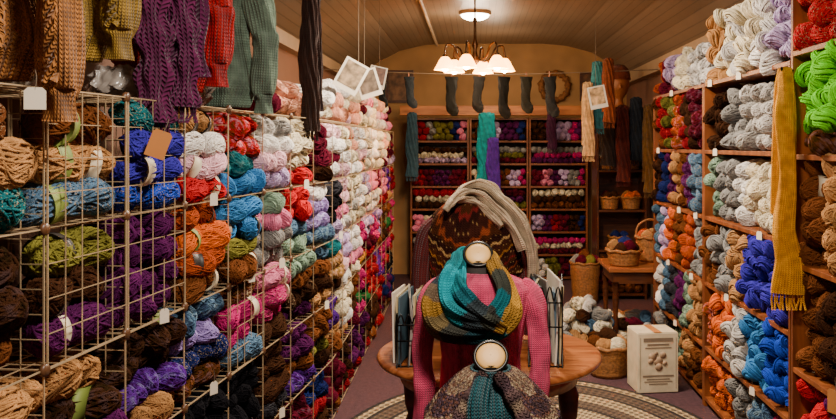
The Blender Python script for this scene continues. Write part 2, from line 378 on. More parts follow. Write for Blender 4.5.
CELL={ # (col,row) row0=top, colours top to bottom
(0,0):['brown','tan','teal'],(0,1):['dark brown','dark brown','brown'],(0,2):['tan','brown'],
(1,0):['brown','tan','slate blue'],(1,1):['olive','dark brown','plum'],(1,2):['tan','dark brown','plum'],
(2,0):['teal','indigo','indigo','blue'],(2,1):['plum','plum','plum'],(2,2):['dark brown','purple','tan'],
(3,0):['tan','white','pale pink','red'],(3,1):['rust','orange','rust','brown'],(3,2):['slate blue','lavender','navy','brown'],
(4,0):['red','red','teal','sky blue'],(4,1):['sky blue','sky blue','olive','brown'],(4,2):['brown','magenta','magenta','slate blue'],
(5,0):['light grey','white','pale pink','lilac'],(5,1):['sage','pink','grey','grey'],(5,2):['pink','magenta','magenta','dark brown'],
(6,0):['cream','cream','cream','red'],(6,1):['red','red','slate blue','sage'],(6,2):['sage','brown','dark brown','plum'],
(7,0):['maroon','maroon','dark brown'],(7,1):['white','lavender','lavender','slate blue'],(7,2):['slate blue','brown','dark brown','tan'],
(8,0):['pale pink','white','maroon','white'],(8,1):['charcoal','black','black','lilac'],(8,2):['teal','tan','tan','dark brown'],
(4,3):['black','navy'],(5,3):['dark brown','charcoal'],(6,3):['plum','brown','purple'],(7,3):['brown','olive','dark brown'],(8,3):['purple','tan','brown'],(8,4):['maroon','brown'],
(9,0):['cream','white','pale pink'],(9,1):['pale pink','pink','white'],(10,0):['peach','cream','white'],(10,1):['cream','light grey','cream'],(11,0):['white','pale pink','peach'],(11,1):['white','white','cream'],(12,0):['cream','white','cream'],(12,1):['lilac','cream','pale pink'],
(9,2):['lilac','pale pink','white'],(10,2):['white','pink','cream'],(11,2):['magenta','maroon','gold'],(12,2):['lilac','maroon','dark red'],(9,3):['cream','white','tan'],(10,3):['brown','dark brown','maroon'],(11,3):['magenta','green','magenta'],
(13,0):['white','white','cream'],(13,1):['pink','white','white'],(14,0):['cream','light grey','cream'],(14,1):['maroon','cream','white']}
ZONE=[['white','cream','pale pink','peach','lilac','cream','maroon'],['cream','white','pink','dark red','charcoal','pale pink','purple','tan'],
['maroon','dark red','brown','lavender','dark brown','magenta','grey','green'],['magenta','dark red','green','purple','navy','black','red'],['plum','navy','maroon','dark red','dark brown','brown']]
for k in range(NC):
    ya=1.53+CW*k; yb=ya+CW; xa,xb=fx(ya),fx(yb); a=math.atan2(xb-xa,yb-ya)
    e=ob('wire_cube_shelf',None,(xa,ya,.01),(0,0,-a),label='ivory wire grid cube shelving column filled with yarn',cat='shelf',group='wire cube shelving columns')
    ob('grid_panel',P_side,parent=e); 
    if k==NC-1: ob('grid_panel',P_side,(0,CW-.004,0),parent=e)
    ob('back_panel',P_back,(-.345,0.005,0),parent=e)
    for r in range(6):
        ob('shelf_panel',P_shelf,(0,0,CH*r),parent=e)
        if k<8: ob('connector',P_conn,(.002,0,CH*r),(0,math.pi/2,0),parent=e)
    if k in (1,2,4):
        for r in ((4,3) if k!=4 else (2,)): ob('front_panel',P_front,(.006,.005,CH*r),parent=e)
    A=Vector((math.sin(a),math.cos(a),0)); D=Vector((-math.cos(a),math.sin(a),0))
    for row in range(5):
        z=.01+CH*(4-row)+.004
        cols=CELL.get((k,row))
        if not cols:
            zn=ZONE[row]; c1=R.choice(zn); cols=[c1,R.choice([c1,c1,R.choice(zn)]),R.choice(zn)]
        if len(cols)==2: cols=[cols[0],cols[0],cols[1]]
        kind=R.choice(['yarn_skein','yarn_skein','yarn_ball']) if k>4 else 'yarn_skein'
        axis='in' if (R.random()<.6) else 'along'
        big=k<2; r=.056 if big else .0445; nl=3 if big else 4
        if kind=='yarn_skein' and axis=='along':
            for li in range(nl):
                for q in range(2):
                    p=Vector((xa,ya,z))+A*(CW*(.27+.46*q)+R.uniform(-.015,.015))+D*(r+R.uniform(-.025,.03))+Vector((0,0,r+li*r*1.73))
                    c=cols[int((nl-1-li)*len(cols)/nl)]; m=MODE.setdefault((k,row,c),mode_for(c))
                    Y('yarn_skein',p,c,m,rz=math.atan2(A.y,A.x)+R.gauss(0,.24),ry=R.gauss(0,.15),rx=R.uniform(0,6.28),sc=r/.0535*R.uniform(.95,1.12),sx=1.0 if big else 1.2,where='stacked in a wire grid cube',group='yarn in the wire cubes')
        else:
            fillbin(Vector((xa,ya,z)),A,D,CW,CH-.02,cols,kind,r,axis,'stacked in a wire grid cube','yarn in the wire cubes',layers=nl,bylayer=True)
    if k>=5 :
        cols=[R.choice(['white','cream','pink','light grey','peach','maroon','pale pink']) for _ in range(3)]
        fillbin(Vector((xa,ya,HT+.016))+D*.03,A,D,CW,.2,cols,'yarn_ball' if k%2 else 'yarn_skein',.048,'in','piled on top of the wire cubes','yarn on top of the wire cubes',layers=2 if k<9 else 3,jit=2)
# ------------------------------------------------------------------ bookcases
def bookcase(label,W,D,H,levels,loc,rz,mat=M_wood,name='bookcase',group=None):
    e=ob(name,None,loc,(0,0,rz),label=label,cat='bookcase')
    if group: e['group']=group
    boxo('side_panel',(.01,D/2,H/2),(.02,D,H),mat,.002,parent=e); boxo('side_panel',(W-.01,D/2,H/2),(.02,D,H),mat,.002,parent=e)
    boxo('back_panel',(W/2,D-.006,H/2),(W-.04,.012,H),M_woodd,0,parent=e)
    for z in levels: boxo('shelf_board',(W/2,D/2-.008,z-.011),(W-.042,D-.018,.022),mat,.002,parent=e)
    return e
LV=[.06,.36,.74,1.13,1.52,1.916]
def rrow(yn,yf,z,H,cols,kind,r,axis,layers=None,where='stacked on a wooden shelf',modes=None,x=1.36,bylayer=None,jit=1.4):
    fillbin((x,yn+.03,z+.002),(0,1,0),(1,0,0),yf-yn-.06,H,cols,kind,r,axis,where,'yarn on the wooden shelves',layers,modes=modes,bylayer=bylayer,jit=jit)
bookcase('tall brown wooden bookcase packed with yarn along the wall',1.33,.4,1.916,LV,(1.36,6.1,0),-math.pi/2)
bookcase('tall brown wooden bookcase stacked with greys, creams and blues',1.31,.4,1.916,LV,(1.36,4.765,0),-math.pi/2)
bookcase('wooden bookcase with lime green and red yarn',1.15,.4,2.34,[.14,.6,1.05,1.51,1.95,2.34],(1.36,3.445,0),-math.pi/2)
yA,yAf,yB,yBf=4.77,6.1,3.46,4.76
rrow(yB,yBf,LV[5],.4,['lilac','white','cream','light grey','cream','tan'],'yarn_hank',.056,'in',4,'piled on top of a bookcase',jit=2.4)
rrow(yA,yAf,LV[5],.3,['white','light grey','cream','lilac','maroon','rust'],'yarn_skein',.046,'in',3,'piled on top of a bookcase',jit=2.2)
rrow(yB,yBf,LV[4],.37,['light grey','light grey','grey','dark brown'],'yarn_skein',.046,'in')
rrow(yA,yAf,LV[4],.37,['maroon','dark brown','dark red','rust','olive','dark red','brown'],'yarn_ball',.043,'in')
rrow(yB,yBf,LV[3],.37,['cream','cream','white','grey','sage'],'yarn_skein',.048,'in')
rrow(yA,yAf,LV[3],.37,['slate blue','plum','brown','tan','plum','navy','dark brown'],'yarn_ball',.043,'in')
rrow(yB,yBf,LV[2],.37,['indigo','indigo','tan','grey','brown'],'yarn_hank',.047,'in')
rrow(yA,yAf,LV[2],.37,['grey','rust','brown','orange','lilac','slate blue'],'yarn_ball',.043,'in')
rrow(yB,yBf,LV[1],.37,['blue','sky blue','light grey','orange','rust'],'yarn_hank',.047,'in')
rrow(yA,yAf,LV[1],.37,['tan','sage','plum','charcoal','slate blue','white'],'yarn_ball',.043,'in')
rrow(yB,yBf,LV[0],.29,['magenta','slate blue','grey','orange','orange'],'yarn_skein',.046,'in')
rrow(yA,yAf,LV[0],.29,['brown','tan','sage','black','grey'],'yarn_skein',.043,'in')
for z,H,cs,kd,r,ax,bl in [(1.95,.40,['red','dark red','red'],'yarn_ball',.052,'in',None),(1.51,.43,['lime green','lime green','brown'],'yarn_hank',.054,'in',True),(1.05,.44,['tan','tan','cream','tan','brown'],'yarn_skein',.052,'in',None),
    (.6,.44,['teal','rust','brown','dark brown','brown'],'yarn_skein',.052,'in',None),(.14,.44,['orange','tan','plum','red'],'yarn_skein',.052,'in',None)]:
    rrow(2.32,3.42,z,H,cs,kd,r,ax,bylayer=bl)
for x in range(3):
    bookcase('wooden wall shelf at the back of the shop crammed with yarn',.67,.35,1.86,[.04+.26*i for i in range(8)],(-.74+.68*x,9.15,0),0,M_wood,group='back wall bookcases')
    for i in range(7):
        cs=[R.choice(['dark red','plum','brown','maroon','navy','cream','plum','magenta','pink','maroon','lilac','olive','dark brown','grey','light grey','dark red']) for _ in range(3 if i%2 else 6)]
        fillbin((-.74+.68*x+.025,9.16,.042+.26*i),(1,0,0),(0,1,0),.62,.245,cs,'yarn_ball',.034 if i%3 else .04,'in','on the back wall shelves','yarn on the back wall shelves',layers=3,jit=2,bylayer=bool(i%2))
bookcase('wooden hutch holding wicker baskets and yarn',.5,.35,1.93,[.06,.5,.9,1.3,1.62,1.93],(1.22,8.0,0),0,M_woodd,'hutch')
def basket(label,loc,r,h,handle=False):
    e=ob('wicker_basket',None,loc,label=label,cat='basket')
    prof=[(r*.8*0.02,0.002),(r*.78,0.002)]+[(r*(.8+.2*t/8)+.0035*math.sin(t*2.4),h*t/8) for t in range(9)]+[(r*.94,h*.98),(r*.74,.015),(0.002,.012)]
    ob('basket_body',G().lathe(prof,48,cap=False,rib=.015,rk=20).mesh('basket',M_wicker),parent=e)
    pts=[(r*math.cos(a),r*math.sin(a),h+.006*math.sin(8*a)) for a in np.linspace(0,2*math.pi,32,endpoint=False)]
    ob('rim',G().tube(pts,.012,8,closed=True,lump=.2,lk=1.5).mesh('rim',M_wicker),parent=e)
    if handle: ob('handle',G().tube([(-r,0,h),(-r*.8,0,h+r*.8),(0,0,h+r*1.2),(r*.8,0,h+r*.8),(r,0,h)],.009,8,res=6).mesh('handle',M_wicker),parent=e)
    return e
for (x,y,z,cs) in [(1.34,8.1,1.3,['white','cream']),(1.58,8.1,1.3,['brown','rust']),(1.36,8.1,.9,['dark brown','maroon']),(1.58,8.1,.9,['orange','tan']),(1.45,8.12,.5,['navy','charcoal'])]:
    basket('small wicker basket on a hutch shelf',(x,y,z+.001),.1,.12)
    for j in range(3): Y('yarn_ball',(x+.05*math.cos(j*2.1),y+.05*math.sin(j*2.1),z+.135),cs[j%2],sc=.85,where='in a wicker basket',group='yarn in baskets')
fillbin((1.25,8.03,.062),(1,0,0),(0,1,0),.44,.4,['dark brown','maroon','brown'],'yarn_ball',.045,'in','on a hutch shelf','yarn on the hutch')
fillbin((1.25,8.03,1.622),(1,0,0),(0,1,0),.44,.28,['rust','brown','dark brown'],'yarn_ball',.042,'in','on a hutch shelf','yarn on the hutch')
def sidetable(loc):
    e=ob('side_table',None,loc,label='small dark wooden side table with turned legs and apron',cat='table')
    boxo('table_top',(0,0,.575),(.56,.6,.03),M_table,.006,parent=e); boxo('apron',(0,0,.51),(.48,.52,.09),M_woodd,.003,parent=e)
    for sx in(-1,1):
        for sy in(-1,1): ob('leg',G().lathe([(.025,0),(.018,.03),(.024,.08),(.018,.2),(.026,.35),(.022,.4),(.03,.42),(.03,.48)],12).mesh('leg',M_woodd),(sx*.22,sy*.24,0),parent=e)
sidetable((1.32,6.5,0))
basket('round wicker basket of dark yarn on a side table',(1.19,6.4,.591),.14,.12)
for j in range(7): Y('yarn_ball',(1.19+.07*math.cos(j*1.05)*(j<6),6.4+.07*math.sin(j*1.05)*(j<6),.72+.02*(j%2)+.05*(j==6)),['dark brown','maroon','navy','tan'][j%4],sc=.95,where='in a basket on a side table',group='yarn in baskets')
basket('wicker basket with handle full of mixed yarn on the table',(1.45,6.62,.591),.12,.2,True)
for j in range(6): Y('yarn_ball',(1.45+.06*math.cos(j*1.05),6.62+.06*math.sin(j*1.05),.8),['rust','tan','brown'][j%3],sc=.9,where='in a basket on a side table',group='yarn in baskets')
basket('tall wicker basket standing beside the hutch',(1.08,7.85,.001),.15,.4)
for j in range(7): Y('yarn_ball',(1.08+.08*math.cos(j*1.05)*(j<6),7.85+.08*math.sin(j*1.05)*(j<6),.42+(.05 if j==6 else 0)),['maroon','olive','brown','grey'][j%4],where='in a tall wicker basket',group='yarn in baskets')
basket('open wicker basket on the carpet beside a box',(.9,5.4,.001),.15,.2)
for j in range(7): Y('yarn_ball',(.9+.08*math.cos(j*1.05)*(j<6),5.4+.08*math.sin(j*1.05)*(j<6),.21+(.05 if j==6 else 0)),['tan','cream','dark brown','brown'][j%4],sc=1,where='in a wicker basket on the floor',group='yarn in baskets')
for j in range(14): Y('yarn_hank',(1.14+.09*(j%4),6.36+.13*((j//4)%3),.055+.08*(j//8)),['white','cream','tan','grey','slate blue','dark brown','maroon'][j%7],sc=.95,rz=.7*j,where='under a side table',group='yarn under the side table')
pc=['slate blue','grey','cream','brown','navy','grey','tan','dark brown','light grey','charcoal']
for li,(nx,ny) in enumerate([(5,3),(4,3),(4,2),(3,2),(2,1)]):
    for i in range(nx):
        for j in range(ny):
            Y('yarn_hank' if (i+j)%2 else 'yarn_skein',(.82+(i-(nx-1)/2)*.105+R.uniform(-.02,.02),6.05+(j-(ny-1)/2)*.15,.05+li*.075),R.choice(pc),mode_for(0),rz=R.uniform(0,3.1),ry=R.gauss(0,.15),sc=.95,where='in a loose pile on the floor',group='yarn pile on the floor')
# ------------------------------------------------------------------ garments
def hanger(x,y,z,w):
    g=G(); g.tube([(-w/2,0,-.06),(-w/4,0,-.02),(0,0,0),(w/4,0,-.02),(w/2,0,-.06)],.006,8,res=5)
    g.tube([(0,0,0),(0,0,.03),(.02,0,.05),(.015,0,.075),(0,0,.082),(-.018,0,.07)],.002,6,res=4)
    ob('clothes_hanger',g.mesh('hanger',M_woodd),(x,y,z),label='wooden hanger on the garment rail',cat='hanger',group='hangers on the rail')
def cabletube(g,base,n=(0,-1,0),side=(1,0,0),amp=.011,r=.008,turns=5,strands=3):
    n=Vector(n);s=Vector(side)
    base=[Vector(b) for b in base]
    Q=[]
    for i in range(len(base)-1):
        for k in range(12): Q.append(base[i].lerp(base[i+1],k/12))
    Q.append(base[-1]); L=len(Q)
    for q in range(strands):
        ph=2*math.pi*q/strands
        g.tube([p+s*(amp*math.cos(ph+turns*2*math.pi*i/L))+n*(amp*.45*math.sin(ph+turns*2*math.pi*i/L)) for i,p in enumerate(Q)],r,7)
def sweater(label,key,x,y,hem,w,h,slen,rz=0,cuffdx=0,cables=True,cw=.012):
    m=knit('knit_'+key+str(len(bpy.data.materials)),key,cw)
    e=ob('sweater',None,(x,y,hem),(0,0,rz),label=label,cat='sweater')
    S=[]; K=50
    for i in range(K+1):
        t=i/K; z=h*t
        rx=w/2*(.9+.1*min(1,max(0,(t-.1)/.06)))*(1 if t<.8 else math.cos((t-.8)/.2*1.15)); ry=.045*(.8 if t<.12 else 1)*(1 if t<.8 else .8)
        S.append((.008*math.sin(t*7),.008*math.sin(t*9),z,rx*(1+.04*math.sin(t*14)),ry*(1+.2*math.sin(t*11))))
    ob('sweater_body',G().loft(S,180,rib=.02,rk=36,pw=2.2,fold=.3,fk=4).mesh('body',m),parent=e,solid=.006)
    if cables:
        g=G()
        for xx in (-.5,0,.5): cabletube(g,[(xx*w*.62,-.054,.07),(xx*w*.62+.006,-.058,.2),(xx*w*.6,-.05,.36)],amp=.014,r=.0095,turns=5)
        ob('cable_front',g.mesh('cables',m),parent=e)
    for s in(-1,1):
        top=h*.9; pts=[(s*w*.33,0,top),(s*(w*.48+.02),0,top*.9),(s*(w/2+.05),.0,top*.6),(s*(w/2+.062+cuffdx*.5),-.016,(top+top-slen)/2),(s*(w/2+.05+cuffdx),-.008,top-slen+.09),(s*(w/2+.053+cuffdx),-.012,top-slen+.055),(s*(w/2+.052+cuffdx),-.012,top-slen)]
        g=G().tube(pts,[.055,.06,.055,.046,.046,.029,.034],56,res=8,rib=.11,rk=4,lump=.05,lk=.7)
        if cables: cabletube(g,[(p[0],p[1]-.046+.004*i,p[2]) for i,p in enumerate(pts[2:5])],amp=.014,r=.0095,turns=4)
        ob('sleeve',g.mesh('sleeve',m),parent=e)
    ob('collar',G().loft([(0,0,h-.01,w*.22,.05),(0,0,h+.02,w*.2,.045),(0,0,h+.045,w*.2,.045)],60,rib=.05,rk=24).mesh('collar',m),parent=e,solid=.008)
    hanger(x,y,hem+h+.0,w*.9)
    return e
sweater('brown cable-knit sweater hanging from a rail','9c6430',-1.17,1.86,1.70,.28,.56,.60,cuffdx=.02,cw=.014)
sweater('olive gold knitted cardigan hanging from a rail','907028',-1.135,2.2,1.78,.22,.47,.42)
sweater('deep red ribbed sweater hanging from a rail','a80c0e',-1.06,2.8,1.735,.22,.52,.45,cables=False,cw=.016)
sweater('grey-green ribbed sweater hanging from a rail','667c6a',-1.03,3.2,1.70,.27,.55,.52,cables=False,cw=.014)
def hscarf(label,key,x,y,zb,zt,w,t=.03,lump=0,side=(1,0,0),mat=None,wl=None,name='scarf',zb2=None,grp=None,cw=.012,rk=8,fringe=True):
    g=G(); zb2=zb2 if zb2 is not None else zb+.1
    pts=[(.0,-.045,zb-zt),(.008,-.04,(zb-zt)*.75),(-.008,-.042,(zb-zt)*.5),(.0,-.035,(zb-zt)*.25),(0,-.028,-.03),(0,0,.012),(0,.028,-.03),(0,.035,(zb2-zt)*.4),(.005,.04,zb2-zt)]
    W=wl or [w*1.05,w*.9,w,w*.85,w*.8,w*.8,w*.8,w*.95,w]
    g.tube(pts,.01,64,side=side,w=W,t=t,res=12,rib=.16,rk=rk,lump=lump,lk=.8)
    if fringe:
        for q in range(9):
            xx=(q/8-.5)*W[0]*.9; g.tube([(xx,-.045,zb-zt+.01),(xx+R.uniform(-.006,.006),-.045,zb-zt-.025),(xx+R.uniform(-.01,.01),-.045,zb-zt-.05)],.004,5)
    o=ob(name,g.mesh('scarf',mat or knit('knit_s'+key+str(len(bpy.data.materials)),key,cw)),(x,y,zt),label=label,cat='scarf')
    if grp:o['group']=grp
    return o
hscarf('plum bobbled lace scarf draped over the rail','561a40',-.99,2.5,1.62,2.33,.11,.045,.2,cw=.02,rk=5)
hscarf('plum bobbled lace scarf draped over the rail','561a40',-.915,2.56,1.67,2.33,.08,.04,.2,cw=.02,rk=5)
hscarf('dark brown knitted scarf hanging over the rail','2c1710',-.83,4.05,1.62,2.33,.09,.035,.05)
e=ob('garment_rail',None,(0,0,0),label='thin metal garment rail hung below the ceiling',cat='rail')
ob('rail_bar',G().tube([(-1.2,1.45,2.33),(-1.03,2.5,2.33),(-.84,4.3,2.33)],.01,10,res=4).mesh('rail',M_black),parent=e)
for (x,y,zz) in [(-1.18,1.6,2.52),(-1.03,2.5,2.6),(-.86,4.15,2.68)]: ob('support_rod',G().tube([(x,y,2.33),(x,y,zz)],.005,8).mesh('rod',M_black),parent=e)
mm_=knit('knit_mustard','f09c08',.012)
g=G(); g.tube([(.006,-.02,-.93),(.012,-.022,-.8),(-.01,-.02,-.66),(.006,-.02,-.45),(-.004,-.022,-.2),(0,-.015,-.08),(.0,0,.012)],.01,72,side=(1,0,0),w=[.14,.115,.088,.078,.085,.07,.05],t=.045,res=14,rib=.09,rk=4,lump=.04,lk=.25)
g.tube([(-.012,.025,-.6),(-.008,.02,-.3),(-.004,.015,-.08),(0,0,.01)],.01,48,side=(1,0,0),w=[.08,.075,.07,.05],t=.035,res=14,rib=.1,rk=4)
for q in range(12):
    xx=(q/11-.5)*.13+.006; g.tube([(xx,-.02,-.92),(xx+R.uniform(-.006,.006),-.02,-.96),(xx+R.uniform(-.01,.01),-.02,-1.0)],.004,5)
ob('scarf',g.mesh('scarf',mm_),(1.30,3.36,1.86),label='long mustard yellow knitted scarf hanging from the bookcase edge',cat='scarf')
ob('wall_hook',G().tube([(1.362,3.43,1.87),(1.33,3.40,1.845),(1.29,3.35,1.85),(1.28,3.34,1.875)],.006,8,res=5).mesh('hook',M_black),label='black metal hook on the bookcase edge',cat='hook')
hscarf('turquoise scarf hanging from the header beam','0fa0a8',.13,8.95,1.15,1.88,.2,.05,.02)
hscarf('violet scarf hanging from the header beam','5a28a8',.2,8.85,1.05,1.6,.14,.05,.02)
hscarf('pale aqua scarf hanging beside the header','3a8088',1.13,7.4,1.7,2.3,.1,.03,.02)
hscarf('cream knitted scarf hanging by the hutch','c8a070',1.03,7.3,1.45,2.1,.1,.03,.02)
for i,(x,y,zb,zt,c,w) in enumerate([(1.28,7.75,1.35,1.95,'2a1c18',.13),(1.42,7.7,1.2,1.9,'5a2018',.12),(1.56,7.75,1.4,1.98,'1c2430',.12),(1.66,7.6,1.1,1.9,'6a4a20',.12),(1.2,7.2,1.75,2.3,'7a3a18',.1),(.86,9.0,1.5,1.9,'4a1a3a',.1),(-.7,8.9,1.2,1.88,'3a5a6a',.12)]):
    hscarf(['charcoal brown','rust','navy','ochre','chestnut','plum','slate'][i]+' knitted scarf hanging in the back corner',c,x,y,zb,zt,w,.05,.03)
# ------------------------------------------------------------------ mannequins
def mannequin(label,x,y,zneck,w,base_z,stand=True,tilt=.85,cap=True):
    e=ob('mannequin',None,(x,y,base_z),label=label,cat='mannequin'); h=zneck-base_z
    B=lambda dz:h-dz
    sec=[(0,0,B(.62),.6*w/2,.07),(0,0,B(.55),.8*w/2,.085),(0,0,B(.42),.72*w/2,.075),(0,0,B(.3),.76*w/2,.08),(0,0,B(.2),.82*w/2,.08),(0,0,B(.14),.76*w/2,.07),(0,0,B(.1),.55*w/2,.055),(0,0,B(.07),.34*w/2,.05),(0,-.004,B(.045),.045,.044),(0,-.008,B(.03),.04,.036)]
    ob('torso',G().loft(sec,40,cap=True).mesh('torso',M_form),parent=e)
    if cap:
        c=(0,-.018,B(.012)); rt=(tilt,0,0)
        ob('neck_cap',G().lathe([(.001,.010),(.02,.009),(.034,.006),(.040,.001),(.040,-.006),(.02,-.012),(.001,-.013)],32,cap=False).mesh('cap',M_capc),c,rt,parent=e,label='cream rounded neck cap')
        ob('neck_ring',G().lathe([(.046,-.03),(.049,-.006),(.049,.002),(.044,.005),(.040,.002),(.040,-.03),(.046,-.03)],32,cap=False).mesh('ring',M_black),c,rt,parent=e)
    if stand:
        ob('stand_pole',G().lathe([(.014,.03),(.014,B(.61))],14).mesh('pole',M_black),parent=e)
        ob('stand_base',G().lathe([(.001,0),(.15,0),(.15,.012),(.12,.022),(.03,.03),(.001,.04)],32,cap=False).mesh('base',M_black),parent=e)
    else:
        ob('stand_base',G().lathe([(.001,0),(.1,0),(.1,.01),(.02,.02),(.014,max(.03,B(.61)))],32,cap=False).mesh('base',M_black),parent=e)
    return e
def dense(S,k):
    o=[]
    for i in range(len(S)-1):
        for q in range(k): o.append(tuple(a+(b-a)*q/k for a,b in zip(S[i],S[i+1])))
    return o+[S[-1]]
MX,MY,MZ=.02,2.56,1.215
mannequin('dress form wearing a rose pink sweater and striped cowl',MX-.01,MY,MZ,.25,0)
mp=knit('knit_rose','d8426a',.0085)
e=ob('sweater',None,(MX,MY,.55),label='rose pink knitted sweater worn by a dress form',cat='sweater')
S=dense([(0,0,MZ-dz-.55,w,d) for dz,w,d in [(.66,.145,.122),(.62,.14,.118),(.6,.15,.128),(.45,.128,.108),(.34,.122,.112),(.24,.135,.115),(.17,.152,.1),(.125,.158,.09),(.1,.135,.08),(.082,.09,.067),(.07,.062,.06)]],5)
ob('sweater_body',G().loft(S,180,rib=.012,rk=28,fold=.05,fk=4).mesh('body',mp),parent=e,solid=.006)
g=G()
for xx in (-.075,-.025,.025,.075): cabletube(g,[(xx,-.128*math.sqrt(max(0,1-(xx/.16)**2)),.02),(xx*.9,-.114*math.sqrt(max(0,1-(xx/.14)**2)),.2),(xx*.95,-.12*math.sqrt(max(0,1-(xx/.145)**2)),.4)],amp=.008,r=.005,turns=9,strands=2)
ob('cable_front',g.mesh('cable',mp),parent=e)
for s in(-1,1):
    pts=[(s*.12,0,.55),(s*.158,-.005,.52),(s*.178,-.02,.44),(s*.184,-.04,.34),(s*.18,-.055,.25),(s*.184,-.06,.15),(s*.18,-.06,.05),(s*.178,-.055,-.01)]
    ob('sleeve',G().tube(pts,[.028,.038,.036,.031,.033,.029,.026,.028],56,res=10,rib=.09,rk=3,lump=.06,lk=.5).mesh('sleeve',mp),parent=e)
def band(cols):
    cs=[lin(PAL.get(c,c)) for c in cols]
    return lambda u,th: cs[int((u+.008*math.sin(th*3))*len(cs))%len(cs)]
# one long scarf: two crossing loops around the neck in a single mesh
g=G()
def loopc(pts,r,cols,lk): g.tube([(x,y,z) for x,y,z in pts],r,72,closed=True,res=16,rib=.17,rk=4,colf=band(cols),lump=.07,lk=lk)
loopc([(0,.085,1.155),(-.06,.05,1.165),(-.08,-.04,1.135),(-.108,-.1,1.095),(-.128,-.135,1.055),(-.105,-.15,1.01),(-.03,-.158,.985),(.05,-.15,.99),(.105,-.14,1.04),(.098,-.09,1.105),(.068,-.03,1.155),(.055,.05,1.17)],[.022,.024,.027,.034,.04,.037,.03,.03,.036,.03,.025,.022],
 ['0c6a70','0c6a70','123e46','2a3036','5a4a3a','8a6424','6a5a3a','3a3a34','1e3a42','1e5a62','8a6424','c08a28','b07c22','5a4a2a','2a2c30','0c6a70'],.17)
loopc([(0,.075,1.19),(-.05,.035,1.195),(-.055,-.06,1.17),(-.085,-.12,1.12),(-.07,-.155,1.065),(.0,-.175,1.03),(.05,-.165,1.04),(.088,-.12,1.1),(.062,-.05,1.165),(.048,.035,1.195)],[.018,.02,.025,.03,.033,.03,.026,.026,.022,.02],
 ['0c7a80','0c7a80','0c6a72','1292a0','1292a0','1c7a84','2c3438','33322e','0c5a62','3a3c34','8a6424','a87c28','2c3438'],.21)
g.tube([(-.05,-.07,1.165),(-.05,-.135,1.12),(-.015,-.175,1.075),(.04,-.18,1.03),(.085,-.17,1.0)],[.018,.026,.028,.026,.018],60,res=16,rib=.17,rk=4,colf=band(['1292a0','0c6a72','14505a','2c3438','3a3c34','8a6424']),lump=.06,lk=.3)
ob('cowl_scarf',g.mesh('cowl',KA,col=True),(MX-.02,MY,0),label='teal, mustard and charcoal chunky scarf looped around a dress form',cat='scarf')
FX,FY,FZ=.043,2.2,.985
mannequin('low dress form with cream neck cap in crochet shawl',FX,FY,FZ,.22,0)
mt=knit('knit_teal','1a4e56',.011)
S=dense([(0,0,FZ-dz,w,d) for dz,w,d in [(.5,.115,.1),(.4,.115,.1),(.3,.12,.105),(.2,.12,.105),(.14,.11,.095),(.11,.09,.08),(.085,.066,.065),(.06,.053,.055),(.045,.052,.054)]],4)
ob('teal_vest',G().loft(S,150,rib=.04,rk=22).mesh('vest',mt),(FX,FY,0),label='teal ribbed high-neck top on a low dress form',cat='top',solid=.006)
ob('scarf',G().tube([(-.02,-.075,.93),(-.035,-.112,.87),(-.03,-.13,.8),(-.025,-.135,.7),(-.02,-.135,.6)],[.02,.026,.03,.032,.032],48,res=10,rib=.12,rk=7).mesh('s',mt),(FX,FY,0),label='short teal scarf tail hanging down a low dress form',cat='scarf')
pal3=[lin(x) for x in ('54403e','36282a','45343a','84705c','2a2024','a89474','6e4634','4a3a48')]
P=[];C=[]
rr_=random.Random(4)
for si in range(110):
    t=si/109; z=FZ-.05-.42*t; row=[];cc=[]
    rx=.058+.108*min(1,t*3.4)**.7+.05*t; ry=.06+.068*min(1,t*3.2)**.8+.03*t
    gg=math.radians(16+36*t**.6)
    for j in range(201):
        a=-math.pi/2+gg+(2*math.pi-2*gg)*j/200; k=1+.035*math.sin(a*7+t*5)*min(1,t*4)+.022*math.sin(a*48+si*.25)*math.sin(si*.75)+rr_.uniform(-.008,.008)
        row.append((rx*k*math.cos(a),ry*k*math.sin(a),z+.006*math.sin(a*5)*t))
        b=int((si+8*math.sin(a*3))/7)%3
        cc.append(pal3[rr_.choice([0,1,2,7,4,6]) if b else rr_.choice([3,5,6,0,3])])
    P.append(row);C.append(cc)
sh=G().grid(P,C=C)
for s in (0,-1):
    sh.tube([P[i][s] for i in range(0,110,4)],.015,10,rib=.15,rk=4,lump=.25,lk=2.2,colf=lambda u,th:pal3[int(u*40)%4])
ob('crochet_shawl',sh.mesh('shawl',KA,col=True),(FX,FY,0),label='dark purple-brown flecked open crochet shawl on a low dress form',cat='shawl',solid=.008)
BX,BY,BZ=.0,3.3,1.36
mannequin('bust form on a table wearing brown knitwear',BX,BY,BZ,.34,.752,False,cap=False)
mbr=knit('knit_darkbrown','5c1c1a',.012)
S=dense([(0,0,BZ-.75-dz,w,d) for dz,w,d in [(.57,.19,.11),(.45,.19,.112),(.3,.192,.12),(.2,.195,.12),(.15,.185,.11),(.115,.14,.09),(.085,.09,.07),(.06,.06,.055)]],4)
e=ob('sweater',None,(BX,BY,.75),label='dark maroon sweater on the table bust',cat='sweater')
ob('sweater_body',G().loft(S,120,rib=.02,rk=30).mesh('b',mbr),parent=e,solid=.006)
for s in(-1,1): ob('sleeve',G().tube([(s*.14,0,.48),(s*.19,-.01,.43),(s*.215,-.02,.3),(s*.218,-.03,.1),(s*.21,-.03,.03)],[.04,.046,.042,.04,.036],36,res=6,rib=.06,rk=9).mesh('sleeve',mbr),parent=e)
dk=[lin(x) for x in ('3a1b12','44220f','2c140e')]; hi=[lin(x) for x in ('98601e','6e1c18','843a18','a8824c')]
P=[];C=[]
